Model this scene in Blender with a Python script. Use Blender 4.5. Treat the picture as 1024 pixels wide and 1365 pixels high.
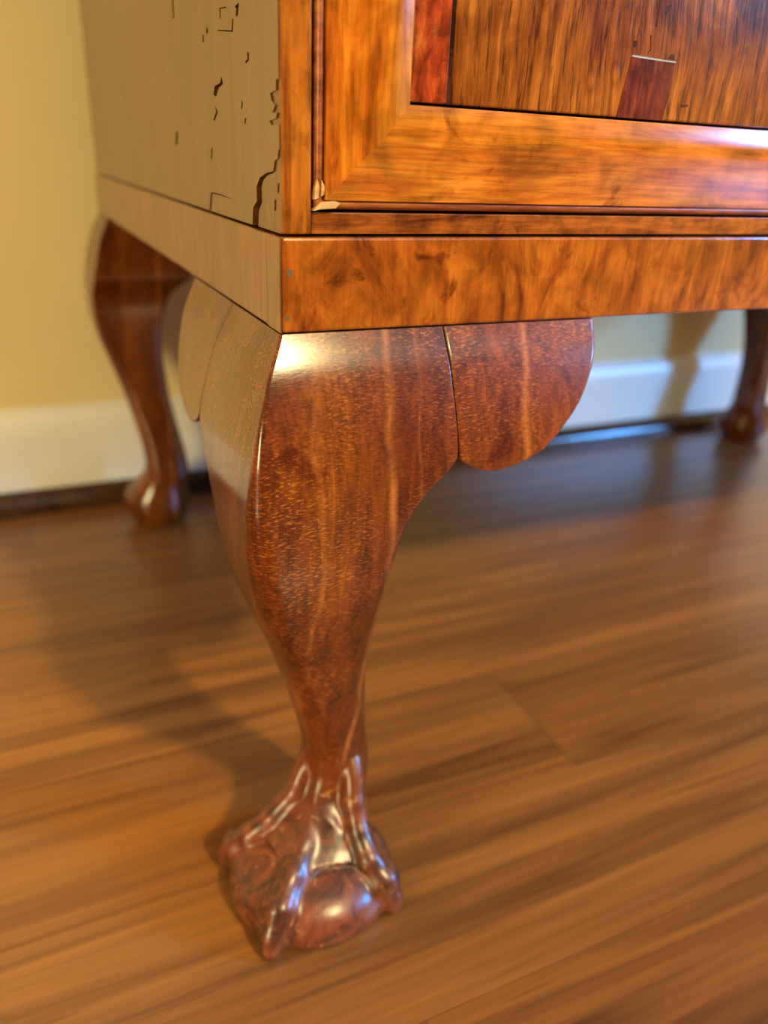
import bpy, bmesh, math, random
import numpy as np
from mathutils import Vector, Matrix

for o in list(bpy.data.objects):
    bpy.data.objects.remove(o, do_unlink=True)
scene = bpy.context.scene
COL = scene.collection

# ------------------------------------------------------------------ camera
yaw, pitch, roll, fpx = 0.4492, 0.42617, -0.0458, 1053.77
fw = Vector((math.sin(yaw)*math.cos(pitch), math.cos(yaw)*math.cos(pitch), -math.sin(pitch)))
rt0 = Vector((math.cos(yaw), -math.sin(yaw), 0)); dn0 = fw.cross(rt0)
rt = math.cos(roll)*rt0 + math.sin(roll)*dn0
dn = -math.sin(roll)*rt0 + math.cos(roll)*dn0
cam_d = bpy.data.cameras.new('camera'); cam = bpy.data.objects.new('camera', cam_d); COL.objects.link(cam)
M = Matrix((rt, -dn, -fw)).transposed().to_4x4(); M.translation = Vector((-0.08186, -0.25588, 0.34175))
cam.matrix_world = M
cam_d.sensor_fit = 'VERTICAL'; cam_d.sensor_height = 36.0; cam_d.lens = 36.0*fpx/1365.0
cam_d.clip_start = 0.01
cam_d.dof.use_dof = True; cam_d.dof.focus_distance = 0.277
cam_d.dof.aperture_fstop = cam_d.lens/4.8
scene.camera = cam

# ------------------------------------------------------------------ world, lights, exposure
w = bpy.data.worlds.new('world'); scene.world = w; w.use_nodes = True
w.node_tree.nodes['Background'].inputs[0].default_value = (0.60, 0.48, 0.34, 1)
w.node_tree.nodes['Background'].inputs[1].default_value = 0.02
vs = scene.view_settings
scene.display_settings.display_device = 'sRGB'
vs.view_transform = 'Standard'; vs.look = 'None'; vs.exposure = 0.56; vs.gamma = 1.0; vs.use_curve_mapping = False

def lamp(name, kind, loc, energy, color, **kw):
    d = bpy.data.lights.new(name, kind); d.energy = energy; d.color = color
    for k, v in kw.items(): setattr(d, k, v)
    o = bpy.data.objects.new(name, d); COL.objects.link(o); o.location = loc
    return o
# warm ceiling lamp in front of the chest (casts the leg's shadow to the back left)
lamp('ceiling_lamp_light', 'POINT', (0.645, -2.43, 2.38), 285, (1.0, 0.85, 0.42), shadow_soft_size=0.09)
# added warm fill light, low at the left, to brighten the wall beside the chest
lamp('left_fill_light', 'POINT', (-2.0, -1.25, 0.60), 132, (1.0, 0.85, 0.42), shadow_soft_size=0.25)
# daylight entering through the window in the right wall
WIN = dict(y0=-2.3, y1=-1.55, z0=1.05, z1=1.75)
wl = lamp('window_daylight', 'AREA', (2.96, (WIN['y0']+WIN['y1'])/2, (WIN['z0']+WIN['z1'])/2), 180, (0.09, 0.39, 1.0),
          shape='RECTANGLE', size=WIN['z1']-WIN['z0']-0.1, size_y=WIN['y1']-WIN['y0']-0.1)
wl.rotation_euler = Vector((-1, 0, 0)).to_track_quat('-Z', 'Y').to_euler()

# ------------------------------------------------------------------ material helpers
class NT:
    def __init__(s, name):
        s.m = bpy.data.materials.new(name); s.m.use_nodes = True
        s.t = s.m.node_tree; s.b = s.t.nodes['Principled BSDF']
        s.tc = s.t.nodes.new('ShaderNodeTexCoord')
    def n(s, kind, **inp):
        nd = s.t.nodes.new('ShaderNode'+kind)
        for k, v in inp.items():
            if k.startswith('p_'): setattr(nd, k[2:], v)
            else:
                key = int(k[1:]) if (k[0] == 'i' and k[1:].isdigit()) else k
                s.set(nd.inputs[key], v)
        return nd
    def set(s, sock, v):
        if hasattr(v, 'is_output'): s.t.links.new(v, sock)
        else: sock.default_value = v
    def mapping(s, scale, rot=(0, 0, 0), loc=(0, 0, 0), vec=None):
        nd = s.n('Mapping', Vector=vec or s.tc.outputs['Object'], Scale=scale, Rotation=rot, Location=loc)
        return nd.outputs[0]
    def noise(s, vec, scale=1.0, detail=4.0, rough=0.55, dist=0.0):
        return s.n('TexNoise', Vector=vec, Scale=scale, Detail=detail, Roughness=rough, Distortion=dist).outputs[0]
    def ramp(s, fac, stops, interp='LINEAR'):
        nd = s.n('ValToRGB', Fac=fac); cr = nd.color_ramp; cr.interpolation = interp
        while len(cr.elements) < len(stops): cr.elements.new(0.5)
        for e, (p, c) in zip(cr.elements, stops):
            e.position = p
            e.color = (c, c, c, 1) if isinstance(c, (int, float)) else (*c, 1)
        return nd.outputs[0]
    def mix(s, a, b, fac, mode='MIX'):
        nd = s.n('Mix', p_data_type='RGBA', p_blend_type=mode)
        s.set(nd.inputs[0], fac); s.set(nd.inputs[6], a if hasattr(a, 'is_output') else (*a, 1)); s.set(nd.inputs[7], b if hasattr(b, 'is_output') else (*b, 1))
        return nd.outputs[2]
    def math(s, op, a, b=0.0, c=0.0):
        nd = s.n('Math', p_operation=op)
        s.set(nd.inputs[0], a); s.set(nd.inputs[1], b); s.set(nd.inputs[2], c)
        return nd.outputs[0]
    def sep(s, vec): return s.n('SeparateXYZ', Vector=vec).outputs
    def bump(s, h, strength=0.2, dist=0.001, normal=None):
        nd = s.n('Bump', Height=h, Strength=strength, Distance=dist)
        if normal is not None: s.t.links.new(normal, nd.inputs['Normal'])
        return nd.outputs[0]
    def done(s, color, rough=0.4, coat=0.0, coat_rough=0.1, normal=None, spec=0.5, cnormal=None):
        if cnormal is not None: s.t.links.new(cnormal, s.b.inputs['Coat Normal'])
        s.set(s.b.inputs['Base Color'], color if hasattr(color, 'is_output') else (*color, 1))
        s.set(s.b.inputs['Roughness'], rough)
        s.b.inputs['Coat Weight'].default_value = coat; s.b.inputs['Coat IOR'].default_value = 1.6 if coat >= 0.9 else 1.5; s.b.inputs['Coat Roughness'].default_value = coat_rough
        s.b.inputs['Specular IOR Level'].default_value = spec
        if normal is not None:
            s.t.links.new(normal, s.b.inputs['Normal'])
        return s.m

def srgb(r, g, b):
    f = lambda c: (c/255/12.92) if c/255 <= 0.04045 else ((c/255+0.055)/1.055)**2.4
    return (f(r), f(g), f(b))

def wrgb(r, g, b):
    c = srgb(r, g, b); return (c[0]*0.85, c[1]*0.83, c[2]*0.77)

def axis_scale(axis, along, across):
    return tuple(along if a == axis else across for a in 'xyz')

def wood(name, cols, axis='x', fig=120, stretch=0.12, mott=45, mott_amt=0.5, fibre=900, fibre_amt=0.35,
         rough=0.35, coat=0.5, coat_rough=0.12, bump=0.15, dist=1.0, loc=(0, 0, 0), rot=(0, 0, 0), stain=None, spec=0.15, wrinkle=0):
    s = NT(name)
    v = s.mapping(axis_scale(axis, fig*stretch, fig), rot=rot, loc=loc)
    f1 = s.noise(v, 1.0, 5, 0.6, dist)
    n = len(cols)
    c = s.ramp(f1, [(0.30+0.42*i/(n-1), cols[i]) for i in range(n)])
    m1 = s.noise(s.mapping((mott, mott, mott), loc=(3.1, 1.7, 5.3)), 1.0, 3, 0.55, 0.6)
    m = s.ramp(m1, [(0.32, 1-mott_amt), (0.5, 0.9), (0.68, 1.0+0.25*mott_amt)])
    c = s.mix(c, m, 1.0, 'MULTIPLY')
    f2 = s.noise(s.mapping(axis_scale(axis, fibre*0.05, fibre), rot=rot), 1.0, 3, 0.6, 0.3)
    fm = s.ramp(f2, [(0.30, 1-fibre_amt), (0.55, 1.0), (0.75, 1+0.3*fibre_amt)])
    c = s.mix(c, fm, 1.0, 'MULTIPLY')
    if stain:
        st = s.noise(s.mapping((stain, stain, stain), loc=(9, 4, 2)), 1.0, 4, 0.6, 0.8)
        c = s.mix(c, s.ramp(st, [(0.60, (1, 1, 1)), (0.70, (0.45, 0.35, 0.32))]), 1.0, 'MULTIPLY')
    nb = s.bump(f2, bump, 0.0004); cn = None
    if wrinkle:
        wk = s.noise(s.mapping((40, 90, 900)), 1.0, 3, 0.6, 1.0); cn = s.bump(wk, wrinkle, 0.0004)
    rr = s.math('ADD', s.math('MULTIPLY', m1, 0.10), rough*0.6-0.05)
    return s.done(c, rr, coat, coat_rough, nb, spec, cn)

# ------------------------------------------------------------------ mesh helpers
def link(name, me, mat, parent=None, kind=None, loc=None, smooth=False):
    o = bpy.data.objects.new(name, me); COL.objects.link(o)
    if mat is not None and not me.materials: me.materials.append(mat)
    if parent is not None: o.parent = parent
    if loc is not None: o.location = loc
    if kind: o['kind'] = kind
    if smooth:
        for p in me.polygons: p.use_smooth = True
    return o
def from_bm(bm):
    bmesh.ops.recalc_face_normals(bm, faces=bm.faces)
    me = bpy.data.meshes.new('mesh'); bm.to_mesh(me); bm.free(); return me
def bm_box(x0, x1, y0, y1, z0, z1, bev=0.0, seg=2):
    bm = bmesh.new(); bmesh.ops.create_cube(bm, size=1.0)
    for v in bm.verts:
        v.co = Vector((x0+(v.co.x+.5)*(x1-x0), y0+(v.co.y+.5)*(y1-y0), z0+(v.co.z+.5)*(z1-z0)))
    if bev: bmesh.ops.bevel(bm, geom=bm.edges[:], offset=bev, segments=seg, affect='EDGES', profile=0.5)
    return bm
def box(name, b, mat, parent=None, bev=0.0, kind=None, loc=None, seg=2):
    return link(name, from_bm(bm_box(*b, bev=bev, seg=seg)), mat, parent, kind, loc)
def sweep(name, prof, place, t0, t1, mat, parent, loc, cut0=None, cut1=None, n=1, smooth=True):
    """prof: closed list of 2-D points; place(a, b, t) -> xyz; cut*(a, b) shifts the end (mitres)."""
    bm = bmesh.new(); rings = []
    for k in range(n+1):
        ring = []
        for a, b in prof:
            s0 = t0+(cut0(a, b) if cut0 else 0); s1 = t1+(cut1(a, b) if cut1 else 0)
            ring.append(bm.verts.new(place(a, b, s0+(s1-s0)*k/n)))
        rings.append(ring)
    m = len(prof)
    for k in range(n):
        for i in range(m):
            bm.faces.new((rings[k][i], rings[k][(i+1) % m], rings[k+1][(i+1) % m], rings[k+1][i]))
    bm.faces.new(rings[0]); bm.faces.new(rings[-1][::-1])
    o = link(name, from_bm(bm), mat, parent, None, loc)
    if smooth:
        o.data.polygons.foreach_set('use_smooth', [True]*len(o.data.polygons))
        o.data.set_sharp_from_angle(angle=math.radians(35))
    return o
def smooth_angle(o, deg=35):
    o.data.polygons.foreach_set('use_smooth', [True]*len(o.data.polygons))
    o.data.set_sharp_from_angle(angle=math.radians(deg))

# ------------------------------------------------------------------ the setting
W, D, H = 0.846, 0.509, 0.285          # chest footprint and height of the legs
YB = 0.5477                            # face of the skirting board
YW = 0.561                             # wall plane
RX0, RX1, RY0 = -2.5, 3.0, -3.2

def wall_mat():
    s = NT('yellow_wall_paint')
    n1 = s.noise(s.mapping((6, 6, 6)), 1.0, 3)
    c = s.ramp(n1, [(0.3, srgb(222, 198, 146)), (0.7, srgb(230, 206, 154))])
    n2 = s.noise(s.mapping((500, 500, 500)), 1.0, 3)
    return s.done(c, 0.55, normal=s.bump(n2, 0.15, 0.0005), spec=0.35)
WALL = wall_mat()
def paint(name, col, rough):
    s = NT(name); n1 = s.noise(s.mapping((12, 40, 40)), 1.0, 3)
    c = s.ramp(n1, [(0.3, tuple(x*0.95 for x in col)), (0.7, col)])
    return s.done(c, rough, normal=s.bump(s.noise(s.mapping((30, 400, 400)), 1.0, 2), 0.08, 0.0004))
WHITE = paint('white_gloss_paint', srgb(238, 232, 220), 0.32)
CEIL = paint('white_ceiling_paint', srgb(205, 196, 178), 0.8)
TRIM = wood('dark_stained_trim', [srgb(58, 36, 22), srgb(84, 54, 32)], 'x', rough=0.32, coat=0.3)

def floor_mat():
    s = NT('floor_plank_wood')
    oi = s.n('ObjectInfo').outputs
    rnd = oi['Random']
    off = s.n('CombineXYZ', X=s.math('MULTIPLY', rnd, 37.0), Y=s.math('MULTIPLY', rnd, 91.0)).outputs[0]
    vec = s.n('VectorMath', p_operation='ADD', i0=s.tc.outputs['Object'], i1=off).outputs[0]
    f1 = s.noise(s.mapping((2.2, 52, 52), vec=vec), 1.0, 5, 0.55, 1.2)
    c = s.ramp(f1, [(0.28, wrgb(95, 56, 26)), (0.45, wrgb(126, 79, 37)), (0.60, wrgb(142, 91, 43)), (0.74, wrgb(154, 98, 46))])
    f2 = s.noise(s.mapping((9, 330, 330), vec=vec), 1.0, 4, 0.6, 0.4)
    c = s.mix(c, s.ramp(f2, [(0.30, 0.78), (0.5, 1.0), (0.7, 1.07)]), 0.9, 'MULTIPLY')
    f3 = s.noise(s.mapping((4.0, 120, 120), vec=vec, loc=(7, 3, 1)), 1.0, 3, 0.5, 0.8)
    c = s.mix(c, s.ramp(f3, [(0.64, (1, 1, 1)), (0.72, (0.62, 0.52, 0.44))]), 1.0, 'MULTIPLY')
    tone = s.ramp(rnd, [(0.0, (0.86, 0.82, 0.78)), (0.5, (1.0, 1.0, 1.0)), (1.0, (1.10, 1.06, 1.0))])
    c = s.mix(c, tone, 1.0, 'MULTIPLY')
    nb = s.bump(f2, 0.10, 0.0003)
    return s.done(c, s.math('ADD', s.math('MULTIPLY', f3, 0.10), 0.30), 0.25, 0.20, nb, 0.4)
FLOOR = floor_mat()
GAP = NT('dark_joint').done(srgb(34, 20, 10), 0.8)

floor = box('floor', (RX0, RX1, RY0, YW, -0.05, -0.006), GAP, kind='structure')
floor['label'] = 'warm brown timber plank floor with a satin finish'
random.seed(5)
PW = 0.105; row = 0
y = -0.0685 - 30*PW
while y < YB - 0.005:
    ya, yb = max(y, RY0), min(y+PW, YB-0.001)
    if yb - ya > 0.01:
        L = 1.21
        if abs(y-0.0365) < 0.01: x = 0.2 - 3*L
        elif -0.4 < y < 0.01: x = 0.75 + 0.25*(row % 3) - 4*L
        else: x = -3.7 + random.random()*L
        while x < RX1:
            xa, xb = max(x, RX0), min(x+L, RX1)
            if xb-xa > 0.03:
                g = 0.00018
                cx, cy = (xa+xb)/2, (ya+yb)/2
                box('plank', (xa-cx+g, xb-cx-g, ya-cy+g, yb-cy-g, -0.006, 0.0), FLOOR, floor, loc=(cx, cy, 0))
            x += L
    y += PW; row += 1

wb = box('wall_back', (RX0-.1, RX1+.1, YW, YW+0.1, -0.05, 2.5), WALL, kind='structure'); wb['label'] = 'plain yellow painted wall behind the chest'
box('ceiling', (RX0-.1, RX1+.1, RY0-.1, YW+.1, 2.5, 2.6), CEIL, kind='structure')
# right wall with a window opening
bm = bmesh.new()
for b in [(RX1, RX1+.1, RY0, WIN['y0'], -.05, 2.5), (RX1, RX1+.1, WIN['y1'], YW, -.05, 2.5),
          (RX1, RX1+.1, WIN['y0'], WIN['y1'], -.05, WIN['z0']), (RX1, RX1+.1, WIN['y0'], WIN['y1'], WIN['z1'], 2.5)]:
    t = bm_box(*b); me = bpy.data.meshes.new('t'); t.to_mesh(me); t.free(); bm.from_mesh(me)
link('wall_right', from_bm(bm), WALL, kind='structure')
bm = bmesh.new()
ym = (WIN['y0']+WIN['y1'])/2
for b in [(RX1+.02, RX1+.07, WIN['y0'], WIN['y0']+.05, WIN['z0'], WIN['z1']), (RX1+.02, RX1+.07, WIN['y1']-.05, WIN['y1'], WIN['z0'], WIN['z1']),
          (RX1+.02, RX1+.07, WIN['y0'], WIN['y1'], WIN['z0'], WIN['z0']+.05), (RX1+.02, RX1+.07, WIN['y0'], WIN['y1'], WIN['z1']-.05, WIN['z1']),
          (RX1+.02, RX1+.07, ym-.02, ym+.02, WIN['z0'], WIN['z1'])]:
    t = bm_box(*b); me = bpy.data.meshes.new('t'); t.to_mesh(me); t.free(); bm.from_mesh(me)
link('window_1', from_bm(bm), WHITE, kind='structure')

# skirting board with a moulded top, and a dark quarter-round at the floor
prof = [(YW, 0.0), (YB, 0.0), (YB, 0.074)]
for k in range(9):
    a = math.pi/2*k/8
    prof.append((YB+0.0105*(1-math.cos(a)), 0.074+0.024*math.sin(a)))
prof += [(YB+0.0105, 0.1005), (YW, 0.1013)]
bb = sweep('baseboard_back', prof, lambda a, b, t: (t, a, b), RX0, RX1, WHITE, None, None)
bb['kind'] = 'structure'; bb['label'] = 'white painted skirting board along the yellow wall'
prof = [(YB, 0.0), (YB, 0.0205)] + [(YB-0.018*math.sin(math.pi/2*k/8), 0.0205*math.cos(math.pi/2*k/8)) for k in range(1, 9)]
tr = sweep('trim_1', prof, lambda a, b, t: (t, a, b), RX0, RX1, TRIM, None, None)
tr['kind'] = 'structure'; tr['label'] = 'dark quarter-round strip between skirting board and floor'

# ------------------------------------------------------------------ chest: materials
GOLD = [wrgb(134, 60, 14), wrgb(190, 99, 23), wrgb(218, 127, 33), wrgb(230, 146, 45)]
PGOLD = [wrgb(100, 42, 9), wrgb(146, 70, 14), wrgb(172, 91, 20), wrgb(188, 108, 28)]
M_PLINTH = wood('golden_plinth_veneer', PGOLD, 'z', fig=55, stretch=0.45, mott=70, mott_amt=0.35, fibre=700, fibre_amt=0.22, rough=0.28, coat=0.6, coat_rough=0.14, stain=60, dist=1.5)
M_PLINTH_SIDE = wood('plinth_side_veneer', [wrgb(92, 46, 16), wrgb(128, 68, 25), wrgb(144, 82, 32)], 'z', fig=90, stretch=0.2, mott=30, mott_amt=0.25, fibre=800, fibre_amt=0.25, rough=0.62, coat=0.8, coat_rough=0.18, wrinkle=0.06)
M_STILE = wood('stile_wood', [wrgb(112, 50, 12), wrgb(168, 92, 24), wrgb(190, 112, 32)], 'z', fig=160, stretch=0.12, mott=60, mott_amt=0.5, rough=0.3, coat=0.5, stain=50)
M_MOULD_V = wood('moulding_wood_upright', GOLD, 'z', fig=120, stretch=0.14, mott=55, mott_amt=0.45, rough=0.28, coat=0.6, coat_rough=0.12, stain=45)
M_MOULD_H = wood('moulding_wood_level', GOLD, 'x', fig=120, stretch=0.10, mott=55, mott_amt=0.45, rough=0.26, coat=0.7, coat_rough=0.12, stain=45, loc=(2, 2, 2))
M_FILLET = wood('fillet_wood', [wrgb(96, 42, 14), wrgb(156, 80, 26), wrgb(178, 98, 34)], 'x', fig=160, stretch=0.2, mott=90, mott_amt=0.55, rough=0.35, coat=0.4, stain=80)
M_BEAD = wood('bead_wood', [wrgb(104, 44, 16), wrgb(160, 82, 30), wrgb(182, 104, 44)], 'x', fig=200, stretch=0.1, mott=70, mott_amt=0.4, rough=0.5, coat=0.15, coat_rough=0.3)
M_PALE = wood('bare_pale_wood', [wrgb(196, 140, 78), wrgb(228, 180, 116)], 'x', fig=300, stretch=0.2, mott_amt=0.2, rough=0.5, coat=0.1)
M_SIDE = wood('side_veneer', [wrgb(88, 48, 17), wrgb(106, 60, 22), wrgb(116, 68, 26)], 'z', fig=60, stretch=0.15, mott=25, mott_amt=0.2, fibre=700, fibre_amt=0.18, rough=0.62, coat=0.8, coat_rough=0.18, bump=0.12, wrinkle=0.12)
M_CORE = wood('exposed_carcass_wood', [wrgb(92, 54, 26), wrgb(132, 84, 42)], 'z', fig=220, stretch=0.08, mott_amt=0.3, rough=0.45, coat=0.5, coat_rough=0.25)
M_DARKWOOD = wood('dark_hidden_wood', [wrgb(60, 36, 20), wrgb(86, 54, 30)], 'x', rough=0.7, coat=0.0)
M_RED = wood('red_crossband_veneer', [srgb(100, 30, 10), srgb(160, 60, 20), srgb(190, 98, 34)], 'z', fig=220, stretch=0.25, mott=110, mott_amt=0.6, fibre=600, fibre_amt=0.4, rough=0.32, coat=0.5, stain=110)
M_REDP = wood('dark_red_patch_veneer', [srgb(66, 22, 10), srgb(104, 38, 18), srgb(120, 54, 26)], 'z', fig=260, stretch=0.25, mott=120, mott_amt=0.5, fibre=600, fibre_amt=0.4, rough=0.32, coat=0.5, loc=(4, 1, 1))
M_FILLER = NT('old_filler').done(srgb(84, 62, 24), 0.5)
M_GLUE = NT('dried_glue').done(srgb(150, 140, 120), 0.5)
M_KNOB = wood('dark_knob_wood', [srgb(44, 22, 12), srgb(70, 36, 20)], 'y', rough=0.25, coat=0.6)

def oak_mat():
    s = NT('oak_drawer_veneer')
    rot = (0, math.radians(-14), 0)
    wv = s.noise(s.mapping((9, 9, 9)), 1.0, 2)
    wob = s.n('CombineXYZ', X=s.math('MULTIPLY', wv, 0.018)).outputs[0]
    vec = s.n('VectorMath', p_operation='ADD', i0=s.tc.outputs['Object'], i1=wob).outputs[0]
    f1 = s.noise(s.mapping((330, 330, 26), rot=rot, vec=vec), 1.0, 5, 0.65, 0.4)
    c = s.ramp(f1, [(0.28, wrgb(100, 50, 14)), (0.45, wrgb(136, 72, 20)), (0.60, wrgb(158, 88, 26)), (0.75, wrgb(184, 110, 38))])
    pore = s.noise(s.mapping((700, 700, 55), rot=rot, vec=vec, loc=(1, 5, 2)), 1.0, 3, 0.6, 0.3)
    pm = s.ramp(pore, [(0.34, 0.25), (0.45, 0.9), (0.58, 1.05), (0.72, 1.4)])
    c = s.mix(c, pm, 0.85, 'MULTIPLY')
    kn = s.n('TexVoronoi', Vector=s.mapping((60, 60, 34), rot=rot, vec=vec, loc=(0.4, 0, 0.3)), Scale=1.0, Randomness=1.0).outputs['Distance']
    c = s.mix(c, s.ramp(kn, [(0.05, (1.5, 1.45, 1.35)), (0.12, (0.72, 0.66, 0.60)), (0.20, (1, 1, 1))]), 0.75, 'MULTIPLY')
    st = s.noise(s.mapping((26, 26, 26), loc=(2.2, 4, 1.4)), 1.0, 4, 0.6, 0.7)
    c = s.mix(c, s.ramp(st, [(0.42, (1, 1, 1)), (0.62, (0.46, 0.36, 0.30))]), 0.95, 'MULTIPLY')
    h = s.math('ADD', pore, s.math('MULTIPLY', s.ramp(kn, [(0.03, 1.0), (0.14, 0.0)]), 0.8))
    return s.done(c, 0.2, 0.3, 0.11, s.bump(h, 0.3, 0.0005), 0.1)
M_OAK = oak_mat()

def leg_mat():
    s = NT('leg_wood')
    px, py, pz = s.sep(s.tc.outputs['Object'])[:3]
    dr = s.noise(s.n('CombineXYZ', Z=s.math('MULTIPLY', pz, 14.0), X=s.math('MULTIPLY', px, 6.0)).outputs[0], 1.0, 2)
    xw = s.math('ADD', px, s.math('MULTIPLY', s.math('SUBTRACT', dr, 0.5), 0.022))
    u = s.math('DIVIDE', s.math('ADD', xw, 0.02), 0.16)
    f1 = s.noise(s.mapping((170, 170, 16)), 1.0, 5, 0.6, 0.8)
    c = s.ramp(f1, [(0.28, wrgb(68, 27, 6)), (0.48, wrgb(95, 42, 10)), (0.62, wrgb(111, 52, 13)), (0.76, wrgb(127, 65, 19))])
    # boards glued side by side: each a little different, with pale lines between
    band = s.ramp(u, [(0.0, (0.92, 0.80, 0.70)), (0.14, (1.0, 0.93, 0.85)), (0.18, (1.45, 1.6, 1.3)), (0.24, (1.4, 1.5, 1.2)), (0.31, (1.10, 1.10, 0.95)),
                      (0.36, (1.0, 0.98, 0.9)), (0.365, (0.90, 0.82, 0.72)), (0.50, (0.86, 0.78, 0.68)), (0.53, (1.3, 1.25, 1.1)), (0.70, (1.2, 1.12, 1.0)), (0.72, (1.4, 1.35, 1.1)), (0.95, (1.35, 1.28, 1.1))])
    c = s.mix(c, band, 1.0, 'MULTIPLY')
    line = s.ramp(u, [(0.0, 0), (0.176, 0), (0.186, 0.55), (0.196, 0), (0.345, 0), (0.36, 1), (0.375, 0), (0.43, 0), (0.437, 0.4), (0.444, 0), (0.70, 0), (0.715, 0.75), (0.73, 0)])
    brk = s.noise(s.mapping((60, 60, 30)), 1.0, 2)
    line = s.math('MULTIPLY', line, s.ramp(brk, [(0.35, 0.15), (0.6, 0.75)]))
    c = s.mix(c, wrgb(186, 108, 48), line)
    # short bright ray flecks, slightly tilted
    fl = s.noise(s.mapping((480, 480, 1500), rot=(0, math.radians(44), 0)), 1.0, 1, 0.5, 0.2)
    flm = s.ramp(fl, [(0.30, 0.62), (0.45, 0.95), (0.56, 1.0)])
    c = s.mix(c, flm, 0.75, 'MULTIPLY')
    c = s.mix(c, wrgb(206, 126, 54), s.math('MULTIPLY', s.ramp(fl, [(0.54, 0.0), (0.74, 0.42)]), s.ramp(s.noise(s.mapping((40, 40, 22), loc=(4, 4, 4)), 1.0, 2), [(0.38, 0.15), (0.62, 1.0)])))
    fb = s.noise(s.mapping((900, 900, 35)), 1.0, 3)
    c = s.mix(c, s.ramp(fb, [(0.3, 0.70), (0.55, 1.0)]), 0.7, 'MULTIPLY')
    st = s.noise(s.mapping((48, 48, 40), loc=(1.3, 2.2, 0.6)), 1.0, 5, 0.65, 0.8)
    c = s.mix(c, s.ramp(st, [(0.60, (1, 1, 1)), (0.70, (0.50, 0.36, 0.30))]), 0.9, 'MULTIPLY')
    h = s.math('ADD', fl, s.math('MULTIPLY', fb, 0.6))
    return s.done(c, 0.30, 0.65, 0.18, s.bump(h, 0.18, 0.0004), 0.1, s.bump(h, 0.03, 0.0003))
M_LEG = leg_mat()

def foot_mat():
    s = NT('worn_claw_foot_wood')
    n1 = s.noise(s.mapping((70, 70, 50)), 1.0, 5, 0.62, 1.2)
    c = s.ramp(n1, [(0.30, wrgb(40, 24, 18)), (0.42, wrgb(78, 40, 27)), (0.55, wrgb(110, 54, 32)), (0.72, wrgb(132, 74, 44))])
    pz = s.sep(s.tc.outputs['Object'])[2]
    up = s.ramp(s.math('DIVIDE', pz, 0.075), [(0.56, 0.0), (0.84, 1.0)])
    c = s.mix(c, s.mix(wrgb(84, 37, 8), wrgb(116, 54, 13), s.noise(s.mapping((170, 170, 16)), 1.0, 4)), up)
    n2 = s.noise(s.mapping((160, 160, 160), loc=(5, 5, 5)), 1.0, 4, 0.6, 0.6)
    c = s.mix(c, wrgb(196, 142, 88), s.ramp(n2, [(0.62, 0.0), (0.74, 0.6)]))
    n3 = s.noise(s.mapping((230, 230, 120)), 1.0, 4, 0.6, 0.8)
    return s.done(c, 0.34, 0.50, 0.27, s.bump(n3, 0.35, 0.0012), 0.12)
M_FOOT = foot_mat()

# ------------------------------------------------------------------ chest
chest = bpy.data.objects.new('chest_of_drawers', None); COL.objects.link(chest)
chest.location = (W/2, D/2, 0)
chest['label'] = 'antique wooden chest of drawers on cabriole legs with ball and claw feet'
chest['category'] = 'chest of drawers'
CO = (-W/2, -D/2, 0)                    # child offset: meshes are built in corner coordinates
TOP = 0.80
ZP0, ZP1 = H, H+0.0306                  # plinth band
def part(name, b, mat, bev=0.0006, parent=None, seg=2):
    return box(name, b, mat, parent or chest, bev=bev, loc=None if parent else CO, seg=seg)

# plinth boards
pl = part('plinth_front', (0.0006, W-0.0006, 0.0, 0.014, ZP0, ZP1), M_PLINTH, 0.0009); pl['label'] = 'golden orange plinth band along the front'
part('plinth_side', (0.0, 0.014, 0.0145, D, ZP0, ZP1), M_PLINTH_SIDE, 0.0007)
part('plinth_corner_edge', (0.0, 0.0006, 0.0003, 0.0145, ZP0, ZP1), M_PLINTH_SIDE, 0.0)
part('plinth_side', (W-0.014, W, 0.0145, D, ZP0, ZP1), M_PLINTH_SIDE, 0.0007)
part('plinth_back', (0.014, W-0.014, D-0.014, D, ZP0, ZP1), M_DARKWOOD, 0.0)
part('bottom_board', (0.014, W-0.014, 0.014, D-0.014, ZP0+0.012, ZP1), M_DARKWOOD, 0.0)

# carcass
ZC = ZP1+0.0008
part('carcass_back', (0.02, W-0.02, D-0.012, D-0.002, ZC, TOP), M_DARKWOOD, 0)
part('carcass_top', (-0.008, W+0.008, -0.010, D, TOP, TOP+0.02), M_MOULD_H, 0.004)
part('carcass_front', (0.047, W-0.047, 0.012, 0.02, 0.512, TOP), M_OAK, 0.0)
rp = part('side_panel', (W-0.0113, W-0.0012, 0.0038, D-0.002, ZC, TOP), M_SIDE, 0.0006)

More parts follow.
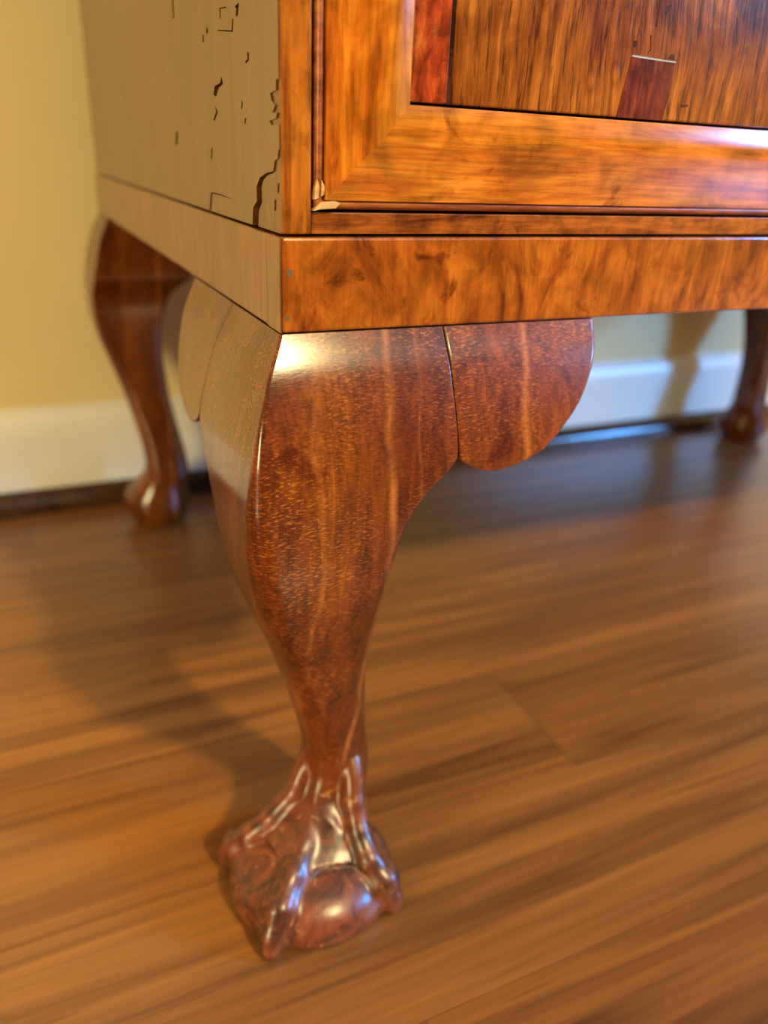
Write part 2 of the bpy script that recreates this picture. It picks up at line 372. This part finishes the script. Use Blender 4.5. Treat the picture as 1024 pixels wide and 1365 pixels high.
# left side: carcass board with a thin, cracked veneer
CR = [
 [(0.0715, 0.3651), (0.0693, 0.3624), (0.0761, 0.3613), (0.0808, 0.3585), (0.0848, 0.3593), (0.0828, 0.3622), (0.0737, 0.3629)],
 [(0.0827, 0.3556), (0.079, 0.3531), (0.0852, 0.3501), (0.0868, 0.3508), (0.0823, 0.3531)],
 [(0.0913, 0.3829), (0.0886, 0.3807), (0.0919, 0.3801)],
 [(0.0977, 0.3806), (0.096, 0.3802), (0.0971, 0.3779), (0.0992, 0.3781)],
 [(0.0538, 0.3814), (0.0523, 0.381), (0.0534, 0.3774), (0.0741, 0.3796), (0.0741, 0.3799), (0.0552, 0.378)],
 [(0.0502, 0.3843), (0.0445, 0.3851), (0.0465, 0.3814), (0.0492, 0.3814), (0.048, 0.3838)],
 [(0.0708, 0.3863), (0.0612, 0.3857), (0.0613, 0.3853), (0.0691, 0.3859), (0.0694, 0.383), (0.0706, 0.3831)],
 [(0.0366, 0.3704), (0.0341, 0.3697), (0.0343, 0.3677), (0.038, 0.3669), (0.0395, 0.3673), (0.0362, 0.3681)],
 [(0.0965, 0.3236), (0.0937, 0.3237), (0.097, 0.3167), (0.1002, 0.3165)],
 [(0.0921, 0.3406), (0.0897, 0.3407), (0.0917, 0.3364), (0.0935, 0.3364)],
 [(0.0937, 0.3240), (0.0773, 0.3239), (0.0613, 0.3231), (0.0773, 0.3235), (0.0937, 0.3235)],
 [(0.0452, 0.3567), (0.0433, 0.3551), (0.0447, 0.3534), (0.046, 0.3535), (0.0449, 0.3551)],
 [(0.0414, 0.3506), (0.0392, 0.3505), (0.0409, 0.3489), (0.042, 0.3489)],
 [(0.1605, 0.3469), (0.1566, 0.3465), (0.1602, 0.3405), (0.1641, 0.3413)],
 [(0.1522, 0.3984), (0.1496, 0.3981), (0.1496, 0.3912), (0.1522, 0.3915)],
]
SLIT = [(0.0353, 0.3140), (0.0333, 0.3223), (0.0291, 0.3248), (0.029, 0.3294), (0.0249, 0.3323), (0.0169, 0.3341), (0.0096, 0.3349),
        (0.0115, 0.3342), (0.0174, 0.3334), (0.0219, 0.3319), (0.0245, 0.3296), (0.0245, 0.3246), (0.0286, 0.3215), (0.0296, 0.3140)]
CHIP_A = [(0.0358, 0.3140), (0.0337, 0.3222), (0.0291, 0.3248), (0.029, 0.3294), (0.0249, 0.3323), (0.0173, 0.3341), (0.0096, 0.3349),
          (0.008, 0.3381), (0.0048, 0.3387), (0.0040, 0.3413), (-0.0031, 0.3414), (-0.0023, 0.3140)]
CHIP_B = [(-0.0037, 0.3604), (0.0056, 0.3606), (0.0057, 0.3578), (0.0117, 0.3571), (0.0104, 0.3551), (0.0068, 0.3536), (0.0096, 0.3517),
          (0.0048, 0.3516), (0.0061, 0.3501), (0.0129, 0.3494), (0.0107, 0.3482), (0.0035, 0.3484), (-0.0033, 0.3474)]
HOLES = [[(0.0101, 0.3266), (0.0082, 0.3262), (0.0089, 0.3229), (0.0108, 0.323)], [(0.0066, 0.3316), (0.0048, 0.3314), (0.0053, 0.3283), (0.0071, 0.3287)]]
def prisms(polys, x0, x1):
    bm = bmesh.new()
    for P in polys:
        a = [bm.verts.new((x0, y, z)) for y, z in P]; b = [bm.verts.new((x1, y, z)) for y, z in P]
        bm.faces.new(a); bm.faces.new(b[::-1])
        for i in range(len(P)):
            j = (i+1) % len(P); bm.faces.new((a[i], b[i], b[j], a[j]))
    bmesh.ops.triangulate(bm, faces=[f for f in bm.faces if len(f.verts) > 4])
    return from_bm(bm)
def cut(me, cutters):
    o = bpy.data.objects.new('tmp', me); COL.objects.link(o); extra = []
    for cm in cutters:
        c = bpy.data.objects.new('cutter', cm); COL.objects.link(c); extra.append(c)
        m = o.modifiers.new('b', 'BOOLEAN'); m.operation = 'DIFFERENCE'; m.object = c; m.solver = 'EXACT'
    dg = bpy.context.evaluated_depsgraph_get()
    out = bpy.data.meshes.new_from_object(o.evaluated_get(dg))
    for c in extra+[o]: bpy.data.objects.remove(c, do_unlink=True)
    return out
X_V = 0.0012
core = from_bm(bm_box(X_V+0.0005, 0.0113, 0.0034, D-0.002, ZC, TOP))
core = cut(core, [prisms([P], -0.01, 0.008) for P in CR+[SLIT]+HOLES])
sp = link('side_panel', core, M_CORE, chest, None, CO)
ven = from_bm(bm_box(X_V, X_V+0.00045, 0.003, D-0.002, ZC, TOP))
ven = cut(ven, [prisms([P], -0.01, 0.01) for P in CR+[CHIP_A, CHIP_B]])
vo = link('veneer', ven, M_SIDE, sp); vo['label'] = 'cracked glossy brown side veneer with a chipped corner'

# front frame: flat stiles, bead, broad convex moulding, mitred round the drawer
XS0, XS1, XB1, XM1 = 0.0024, 0.0114, 0.0157, 0.0428
ZF1, ZB1, ZM1 = 0.3232, 0.3270, 0.3560
ZT = 0.4900                               # top of drawer opening
part('stile', (XS0-0.0008, XS1, 0.0018, 0.0036, ZC, TOP), M_STILE, 0.0007)
part('stile', (W-XS1, W-XS0+0.001, 0.0018, 0.0036, ZC, TOP), M_STILE, 0.0007)
fr = part('bottom_fillet', (XS1+0.0003, W-XS1-0.0003, 0.0030, 0.02, ZC, ZF1), M_FILLET, 0.0004)
fr['label'] = 'narrow flat strip above the plinth'
# profile in (s, y): s measured from the outer edge towards the drawer
def arc_prof(pts): return pts
bead = [(0.0009, 0.014), (0.0009, 0.0035)] + [(0.0009+0.0016*(1-math.cos(math.pi*k/8)), 0.0035-0.0022*math.sin(math.pi*k/8)) for k in range(1, 8)] + [(0.0041, 0.0035), (0.0041, 0.014)]
mw = XM1-XB1
pp = [(0.0, 0.0006), (0.05*mw, 0.0003), (0.16*mw, -0.0005), (0.32*mw, -0.0019), (0.48*mw, -0.0031), (0.60*mw, -0.0041), (0.70*mw, -0.0044), (0.80*mw, -0.0041), (0.90*mw, -0.0034), (0.998*mw, -0.0026), (1.0*mw, -0.0020)]
mould = [(0.0, 0.014)] + pp + [(mw, 0.014)]
# uprights (s along +x), rails (s along +z); ends mitred: end shifts by s
zb_b, zb_m = ZF1, ZB1-0.0001
def upright(name, prof, x0, zlo, zhi, mat, mirror=False):
    pl_ = (lambda a, b, t: (W-(x0+a), b, t)) if mirror else (lambda a, b, t: (x0+a, b, t))
    return sweep(name, prof, pl_, zlo, zhi, mat, chest, CO, cut0=lambda a, b: a*(ZM1-ZB1)/mw if name == 'frame_moulding' else a, cut1=lambda a, b: -a)
def rail(name, prof, z0, xlo, mat, top=False):
    k = (ZM1-ZB1)/mw if name == 'frame_moulding' and not top else 1.0
    if top: pl_ = lambda a, b, t: (t, b, z0-a)
    else: pl_ = lambda a, b, t: (t, b, z0+a*k)
    return sweep(name, prof, pl_, xlo, W-xlo, mat, chest, CO, cut0=lambda a, b: a, cut1=lambda a, b: -a)
zt_m = ZT+mw; zt_b = zt_m+0.0043
for mir in (False, True):
    upright('bead', bead, XS1, ZF1, zt_b, M_BEAD, mir)
    upright('frame_moulding', mould, XB1, ZB1, zt_m, M_MOULD_V, mir)
rail('bead', bead, ZF1, XS1, M_BEAD)
rail('frame_moulding', mould, ZB1, XB1, M_MOULD_H)
rail('frame_moulding', mould, zt_m, XB1, M_MOULD_H, top=True)
rail('bead', bead, zt_b, XS1, M_BEAD, top=True)
part('drawer_rail', (0.02, W-0.02, 0.0145, 0.03, ZC, ZM1-0.0005), M_DARKWOOD, 0.0)
# chipped pale ends of the bead at the mitre
def wedge(name, pts, y0, y1, mat):
    bm = bmesh.new(); a = [bm.verts.new((x, y0 if i in (0, len(pts)//2) else y0+0.0004, z)) for i, (x, z) in enumerate(pts)]; b = [bm.verts.new((x, y1, z)) for x, z in pts]
    bm.faces.new(a); bm.faces.new(b[::-1])
    for i in range(len(pts)):
        j = (i+1) % len(pts); bm.faces.new((a[i], b[i], b[j], a[j]))
    o = link(name, from_bm(bm), mat, chest, None, CO); return o
wc = wedge('chipped_bead', [(0.0117, 0.3238), (0.0140, 0.3242), (0.0195, 0.3246), (0.0210, 0.3262), (0.0190, 0.3268), (0.0142, 0.3264)], 0.0006, 0.004, M_PALE); wc['label'] = 'pale bare wood where the bead is chipped'
wedge('chipped_bead', [(0.0119, 0.3272), (0.0136, 0.3276), (0.0137, 0.3310), (0.0130, 0.3335), (0.0124, 0.3310)], 0.0006, 0.004, M_PALE)
wedge('chipped_bead', [(0.0143, 0.3280), (0.0160, 0.3290), (0.0155, 0.3312), (0.0146, 0.3330)], 0.0008, 0.004, M_PALE)

# drawer
G = 0.0012
dx0, dx1, dz0, dz1, yd = XM1+G, W-XM1-G, ZM1+G, ZT-G, 0.0035
drawer = part('drawer', (0.0610, W-0.0610, yd, 0.020, dz0, dz1), M_OAK, 0.0006)
drawer['label'] = 'oak veneered drawer front with red inlaid banding'
box('drawer_box', (dx0+0.006, dx1-0.006, 0.0201, 0.40, dz0+0.002, dz1-0.004), M_DARKWOOD, drawer)
for mir in (0, 1):
    q = lambda a, b: (W-b, W-a) if mir else (a, b)
    a, b = q(dx0, 0.0592)
    cb = box('crossband', (a, b, yd-0.0002, 0.020, dz0, dz1), M_RED, drawer, bev=0.0006)
    cb['label'] = 'mottled red crossband veneer strip'
    a, b = q(0.0593, 0.0609)
    box('stringing', (a, b, yd+0.0005, 0.020, dz0, dz1), M_KNOB, drawer)
def quad_plate(name, pts, y0, y1, mat, parent):
    bm = bmesh.new(); a = [bm.verts.new((x, y0, z)) for x, z in pts]; b = [bm.verts.new((x, y1, z)) for x, z in pts]
    bm.faces.new(a); bm.faces.new(b[::-1])
    for i in range(len(pts)):
        j = (i+1) % len(pts); bm.faces.new((a[i], b[i], b[j], a[j]))
    return link(name, from_bm(bm), mat, parent)
pt = quad_plate('inlay_patch', [(0.1303, dz0), (0.1523, dz0), (0.1537, 0.3765), (0.1333, 0.3768)], yd-0.00025, yd+0.001, M_REDP, drawer)
pt['label'] = 'dark red veneer patch let into the drawer edge'
gl = quad_plate('glue_line', [(0.1333, 0.3768), (0.1400, 0.37655), (0.1537, 0.3763), (0.1540, 0.3767), (0.1440, 0.3770), (0.1335, 0.3773)], yd-0.0004, yd+0.001, M_GLUE, drawer)
# small tears in the veneer
for P in ([(0.1458, 0.3935), (0.1478, 0.3945), (0.1476, 0.3925), (0.1466, 0.3915), (0.1460, 0.3905), (0.1452, 0.3915)],
          [(0.1420, 0.3960), (0.1428, 0.3960), (0.1426, 0.3870), (0.1418, 0.3865)],
          [(0.1402, 0.3842), (0.1408, 0.3840), (0.1416, 0.3795), (0.1400, 0.3775), (0.1412, 0.3800)],
          [(0.1330, 0.3815), (0.1346, 0.3820), (0.1350, 0.3800), (0.1336, 0.3797)],
          [(0.1512, 0.3790), (0.1530, 0.3790), (0.1534, 0.3771), (0.1500, 0.3774)],
          [(0.1600, 0.3630), (0.1640, 0.3632), (0.1636, 0.3624), (0.1604, 0.3622)]):
    quad_plate('veneer_tear', P, yd-0.00008, yd+0.001, M_KNOB, drawer)
# filled nail holes near the end of the plinth band
for nx, nz, nr in ((0.0032, 0.3045, 0.0011), (0.0022, 0.2900, 0.0008)):
    pts = [(nx+nr*math.cos(a*math.pi/4)*(0.8 if a % 2 else 1.0), nz+1.3*nr*math.sin(a*math.pi/4)) for a in range(8)]
    bm = bmesh.new(); bm.faces.new([bm.verts.new((x, -0.00012, z)) for x, z in pts])
    r_ = bmesh.ops.extrude_face_region(bm, geom=bm.faces[:])
    for v in r_['geom']:
        if isinstance(v, bmesh.types.BMVert): v.co.y = 0.001
    link('nail_hole', from_bm(bm), M_FILLER, pl)
# turned knobs
def lathe_y(pr, n=40):
    bm = bmesh.new(); rings = []
    for r, y in pr:
        rings.append([bm.verts.new((r*math.cos(2*math.pi*i/n), y, r*math.sin(2*math.pi*i/n))) for i in range(n)])
    for a, b in zip(rings, rings[1:]):
        for i in range(n): bm.faces.new((a[i], a[(i+1) % n], b[(i+1) % n], b[i]))
    bm.faces.new(rings[0]); bm.faces.new(rings[-1][::-1])
    return from_bm(bm)
kp = [(0.013, 0.0), (0.013, -0.002), (0.009, -0.004), (0.008, -0.009), (0.011, -0.013), (0.0165, -0.016), (0.0185, -0.020), (0.0185, -0.023), (0.016, -0.0275), (0.010, -0.030), (0.002, -0.031)]
kme = lathe_y(kp)
for kx in (0.197, W-0.197):
    k = link('knob', kme, M_KNOB, drawer, None, (kx, yd, 0.4285), smooth=True)
    k['label'] = 'dark turned wooden knob'

# ------------------------------------------------------------------ cabriole legs
ZO = np.array([(.285, 0.0), (.280, .0023), (.275, .0049), (.270, .0071), (.261, .0101), (.2494, .0133), (.237, .0158), (.2235, .0172), (.205, .0166), (.183, .0130), (.1587, .0050), (.135, -.0040), (.105, -.0135), (.085, -.0190), (.070, -.0218), (.055, -.0225), (.035, -.0200), (.02, -.0170)])[::-1]
ZI = np.array([(.285, .0618), (.268, .0628), (.242, .0640), (.2385, .0638), (.2345, .0610), (.230, .0560), (.222, .0492), (.21, .0442), (.2, .0420), (.185, .0405), (.17, .0402), (.134, .0425), (.105, .0470), (.085, .0508), (.070, .0535), (.055, .0545), (.035, .0520), (.02, .050)])[::-1]
ZR = np.array([(.285, .0010), (.262, .0016), (.245, .0040), (.225, .0075), (.20, .0105), (.17, .0115), (.135, .0125), (.105, .0130), (.07, .0135), (.02, .013)])[::-1]
def pchip(tab, z):
    x, yv = tab[:, 0], tab[:, 1]
    h = np.diff(x); dl = np.diff(yv)/h; m = np.zeros_like(yv)
    m[1:-1] = np.where(dl[:-1]*dl[1:] > 0, 2*dl[:-1]*dl[1:]/(dl[:-1]+dl[1:]+1e-12), 0.0)
    m[0], m[-1] = dl[0], dl[-1]
    i = np.clip(np.searchsorted(x, z)-1, 0, len(h)-1); t = (z-x[i])/h[i]
    return ((1+2*t)*(1-t)**2)*yv[i]+t*(1-t)**2*h[i]*m[i]+t*t*(3-2*t)*yv[i+1]+t*t*(t-1)*h[i]*m[i+1]
o_of = lambda z: float(pchip(ZO, z)); i_of = lambda z: float(pchip(ZI, z)); r_of = lambda z: float(pchip(ZR, z))
def section(lo, hi, r, n=10, r2=None):
    m_ = (hi-lo)/2*0.98; ra = min(r, m_); rb = min(r if r2 is None else r2, m_); pts = []
    for i, a0 in enumerate((0, 90, 180, 270)):
        r = ra if i == 2 else rb
        cx, cy = ((hi-r, hi-r), (lo+r, hi-r), (lo+r, lo+r), (hi-r, lo+r))[i]
        for k in range(n+1):
            a = math.radians(a0+90*k/n); pts.append((cx+r*math.cos(a), cy+r*math.sin(a)))
    return pts
class Tf:
    def __init__(s, mx, my): s.mx, s.my = mx, my
    def __call__(s, p): return ((W-p[0]) if s.mx else p[0], (D-p[1]) if s.my else p[1], p[2])
def loft(rings, tf, cap0=True, cap1=True):
    bm = bmesh.new(); R = [[bm.verts.new(tf(p)) for p in ring] for ring in rings]; n = len(R[0])
    for a, b in zip(R, R[1:]):
        for i in range(n): bm.faces.new((a[i], a[(i+1) % n], b[(i+1) % n], b[i]))
    if cap0: bm.faces.new(R[0])
    if cap1: bm.faces.new(R[-1][::-1])
    return from_bm(bm)
def leg_rings(zlo, zhi=H-0.0004, n=110, thick=0.0):
    out = []
    for k in range(n+1):
        z = zhi+(zlo-zhi)*k/n; out.append([(x, y, z) for x, y in section(-o_of(z)-thick*float(np.interp(z, [0.07, 0.16], [1, 0])), i_of(z), r_of(z), r2=float(np.interp(z, [0.10, 0.19, 0.236, 0.24], [0.013, 0.008, 0.0012, 0.0005])))])
    return out

# bracket outline per height: from xl to xr
XR = np.array([(.2846, .1312), (.2770, .1304), (.2694, .1285), (.2612, .1248), (.253, .1197), (.245, .1122), (.2375, .1033), (.2339, .0948), (.2322, .0880), (.2315, .0820)])[::-1]
XL = np.array([(.2846, .0622), (.268, .0632), (.2420, .0646), (.2383, .0650), (.2337, .0708), (.2322, .0755), (.2315, .0800)])[::-1]
def bracket_mesh(tf, swap):
    rows = []; zs = [.2315, .2318, .2322, .2329, .2337] + list(np.linspace(.2350, .2846, 30))
    for z in zs:
        xl, xr = float(pchip(XL, z)), float(pchip(XR, z))
        f = -o_of(z)+0.0001; bk = f+0.022; e = min(0.0009, (xr-xl)*0.2)
        ring = [(xl, f+e), (xl+e*.3, f+e*.3), (xl+e, f), (xl+e*1.3, f), ((xl*2+xr)/3, f), ((xl+xr*2)/3, f), (xr-e*1.8, f), (xr-e*1.4, f), (xr-e*.4, f+e*.4), (xr, f+e*1.4), (xr-0.002 if xr-xl > .01 else xr, bk), (xl, bk)]
        rows.append([(b, a, z) if swap else (a, b, z) for a, b in ring])
    return loft(rows, tf)

# ---- carved foot as a smooth implicit surface, polygonised with surface nets
FC = np.array([0.0185, 0.0185])
def smin(a, b, k):
    h = np.clip(0.5+0.5*(b-a)/k, 0, 1); return b*(1-h)+a*h-k*h*(1-h)
def capsule(P, a, b, ra, rb):
    a = np.array(a); b = np.array(b); ab = b-a; t = np.clip(((P-a)@ab)/(ab@ab), 0, 1)
    return np.linalg.norm(P-(a+t[..., None]*ab), axis=-1)-(ra+(rb-ra)*t)
def foot_field(P):
    X, Y, Z = P[..., 0], P[..., 1], P[..., 2]
    dx, dy = X-FC[0], Y-FC[1]
    # ball, flattened
    rb = np.sqrt(dx*dx+dy*dy)
    rb = np.sqrt(dx*dx+(dy+0.0015)**2)
    ball = (np.sqrt((rb/0.0412)**2+((Z-0.0090)/0.0220)**2)-1)*0.0220
    # ankle
    zc = np.clip(Z, .02, .285)
    lo = -pchip(ZO, zc); hi = pchip(ZI, zc); cxy = (lo+hi)/2; hw = (hi-lo)/2-0.0002; r = 0.0125
    qx = np.abs(X-cxy)-(hw-r); qy = np.abs(Y-cxy)-(hw-r)
    ank = np.sqrt(np.maximum(qx, 0)**2+np.maximum(qy, 0)**2)+np.minimum(np.maximum(qx, qy), 0)-r
    ank = np.maximum(ank, 0.040-Z)
    # web between the toes: skirt that hangs over the ball
    th = np.arctan2(dy, dx); scal = np.abs(np.cos(2*th))          # 1 between toes, 0 on toes
    zt = np.array([.024, .028, .034, .042, .050, .060, .072]); rt_ = np.array([.0330, .0300, .0245, .0190, .0160, .0145, .0130])
    Rw = np.interp(Z, zt, rt_)*(1-0.15*scal*np.interp(Z, [.03, .06], [1, .5]))
    sh = np.interp(Z, [.024, .06], [0, 0.018])                    # skirt leans back to the ankle
    rw = np.sqrt((dx-sh)**2+(dy-sh)**2)
    web = np.maximum((rw-Rw)*0.75, 0.027-Z+0.003*scal)
    d = smin(ank, web, 0.006)
    d = np.minimum(d, ball) if False else smin(d, ball, 0.0015)
    TOES = (
        (225, 1.0, 0.0, [(-0.017, .058, .0070), (-0.006, .0410, .0062), (0.0080, .0345, .0060), (0.0220, .0275, .0066), (0.0345, .0200, .0080), (0.0410, .0105, .0070), (0.0440, .0045, .0056)]),
        (-46, 1.0, 0.016, [(0.0125, .066, .0058), (0.0175, .0500, .0060), (0.0230, .0390, .0058), (0.0310, .0290, .0064), (0.0390, .0200, .0080), (0.0430, .0110, .0062), (0.0450, .0050, .0048)]),
        (145, 1.0, 0.016, [(0.0090, .066, .0062), (0.0130, .0480, .0062), (0.0220, .0350, .0062), (0.0310, .0250, .0068), (0.0390, .0165, .0082), (0.0425, .0100, .0066), (0.0440, .0055, .0050)]),
        (45, 0.85, 0.012, [(0.0200, .060, .0060), (0.0230, .0450, .0060), (0.0280, .0330, .0060), (0.0330, .0250, .0066), (0.0390, .0180, .0076), (0.0430, .0095, .0060), (0.0440, .0050, .0048)]))
    for ang, S, lean, path in TOES:
        ux, uy = math.cos(math.radians(ang)), math.sin(math.radians(ang))
        toe = None
        pts = []
        for (rho, z, rr) in path:
            rho *= S; x, y_ = FC[0]+ux*rho, FC[1]+uy*rho
            wgt = min(max((z-0.028)/0.042, 0), 1); x += lean*wgt; y_ += lean*wgt
            pts.append(((x, y_, z), rr))
        for (a, ra), (b, rb_) in zip(pts, pts[1:]):
            c = capsule(P, a, b, ra, rb_); toe = c if toe is None else smin(toe, c, 0.002)
        d = smin(d, toe, 0.0028)
    d = d+0.0012*np.clip((Z-0.064)/0.009, 0, 1)
    return np.maximum(d, -Z)
def surface_nets(field, lo, hi, h):
    n = [int(math.ceil((hi[i]-lo[i])/h))+1 for i in range(3)]
    ax = [lo[i]+h*np.arange(n[i]) for i in range(3)]
    P = np.stack(np.meshgrid(*ax, indexing='ij'), -1)
    F = field(P)
    s = F < 0
    c = [(a, b, d) for a in (0, 1) for b in (0, 1) for d in (0, 1)]
    sl = lambda A, o_: A[o_[0]:o_[0]+n[0]-1, o_[1]:o_[1]+n[1]-1, o_[2]:o_[2]+n[2]-1]
    acc = np.zeros((n[0]-1, n[1]-1, n[2]-1, 3)); cnt = np.zeros((n[0]-1, n[1]-1, n[2]-1))
    for i in range(8):
        for j in range(i+1, 8):
            if sum(abs(p-q) for p, q in zip(c[i], c[j])) != 1: continue
            fa, fb = sl(F, c[i]), sl(F, c[j]); m = (fa < 0) != (fb < 0)
            t = np.where(m, fa/np.where(m, fa-fb, 1), 0)
            pos = np.array(c[i])+(np.array(c[j])-np.array(c[i]))*t[..., None]
            acc += pos*m[..., None]; cnt += m
    act = cnt > 0
    idx = -np.ones(act.shape, int); idx[act] = np.arange(act.sum())
    base = np.stack(np.meshgrid(*[np.arange(k-1) for k in n], indexing='ij'), -1)
    V = (base[act]+acc[act]/cnt[act][:, None])*h+np.array(lo)
    quads = []
    for a in range(3):
        b, d = (a+1) % 3, (a+2) % 3
        s0 = [slice(1, -1)]*3; s1 = [slice(1, -1)]*3
        s0[a] = slice(0, -1); s1[a] = slice(1, None)
        A, B = s[tuple(s0)], s[tuple(s1)]
        e = np.argwhere(A != B); fl = A[A != B]
        org = e.copy()
        for ax_ in range(3):
            if ax_ != a: org[:, ax_] += 1
        def g(ob, od):
            q = org.copy(); q[:, b] += ob; q[:, d] += od; return idx[q[:, 0], q[:, 1], q[:, 2]]
        Q = np.stack([g(-1, -1), g(0, -1), g(0, 0), g(-1, 0)], 1)
        Q[~fl] = Q[~fl][:, ::-1]
        quads.append(Q)
    Q = np.concatenate(quads); Q = Q[(Q >= 0).all(1)]
    return V, Q
FV, FQ = surface_nets(foot_field, (-0.030, -0.030, -0.0025), (0.072, 0.072, 0.076), 0.0010)
# relax a little
for _ in range(5):
    acc = np.zeros_like(FV); cn = np.zeros(len(FV))
    for i in range(4):
        np.add.at(acc, FQ[:, i], FV[FQ[:, (i+1) % 4]]); np.add.at(cn, FQ[:, i], 1)
        np.add.at(acc, FQ[:, i], FV[FQ[:, i-1]]); np.add.at(cn, FQ[:, i], 1)
    FV = FV*0.5+0.5*acc/np.maximum(cn, 1)[:, None]
FV[:, 2] = np.maximum(FV[:, 2], 0.0)

def make_leg(tf, claw, label):
    leg = link('leg', loft(leg_rings(0.061 if claw else 0.046, thick=0.0 if claw else 0.006), tf), M_LEG, chest, None, CO)
    smooth_angle(leg, 40); leg['label'] = label
    for swap in ((False, True) if claw else ()):
        b = link('knee_bracket', bracket_mesh(tf, swap), M_LEG, leg); smooth_angle(b, 40)
    if claw:
        V = [tf(p) for p in FV]
        Q = FQ if tf.mx == tf.my else FQ[:, ::-1]
        me = bpy.data.meshes.new('foot'); me.from_pydata([tuple(map(float, v)) for v in V], [], Q.tolist()); me.update()
        bm = bmesh.new(); bm.from_mesh(me); me = from_bm(bm)
        f = link('claw_foot', me, M_FOOT, leg, smooth=True); f['label'] = 'carved ball and claw foot with worn dark toes'
    else:
        rings = []
        for z, cx, r, q in ((.060, .0348, .0190, .8), (.052, .0335, .0200, .85), (.044, .0300, .0232, .95), (.037, .0275, .0268, 1), (.030, .0255, .0305, 1), (.023, .0250, .0318, 1), (.015, .0255, .0305, 1), (.008, .0265, .0270, 1), (.003, .0270, .0235, 1), (0.0, .0270, .0220, 1)):
            rings.append([(x, y_, z) for x, y_ in section(cx-r, cx+r, r*q, 10)])
        f = link('pad_foot', loft(rings, tf), M_LEG, leg); smooth_angle(f, 60); f['label'] = 'rounded pad foot'
    return leg
make_leg(Tf(False, False), True, 'nearest cabriole leg with squared knee and claw foot')
make_leg(Tf(True, False), True, 'cabriole leg at the right front corner')
make_leg(Tf(False, True), False, 'cabriole leg at the back left by the wall')
make_leg(Tf(True, True), False, 'cabriole leg at the back right by the wall')
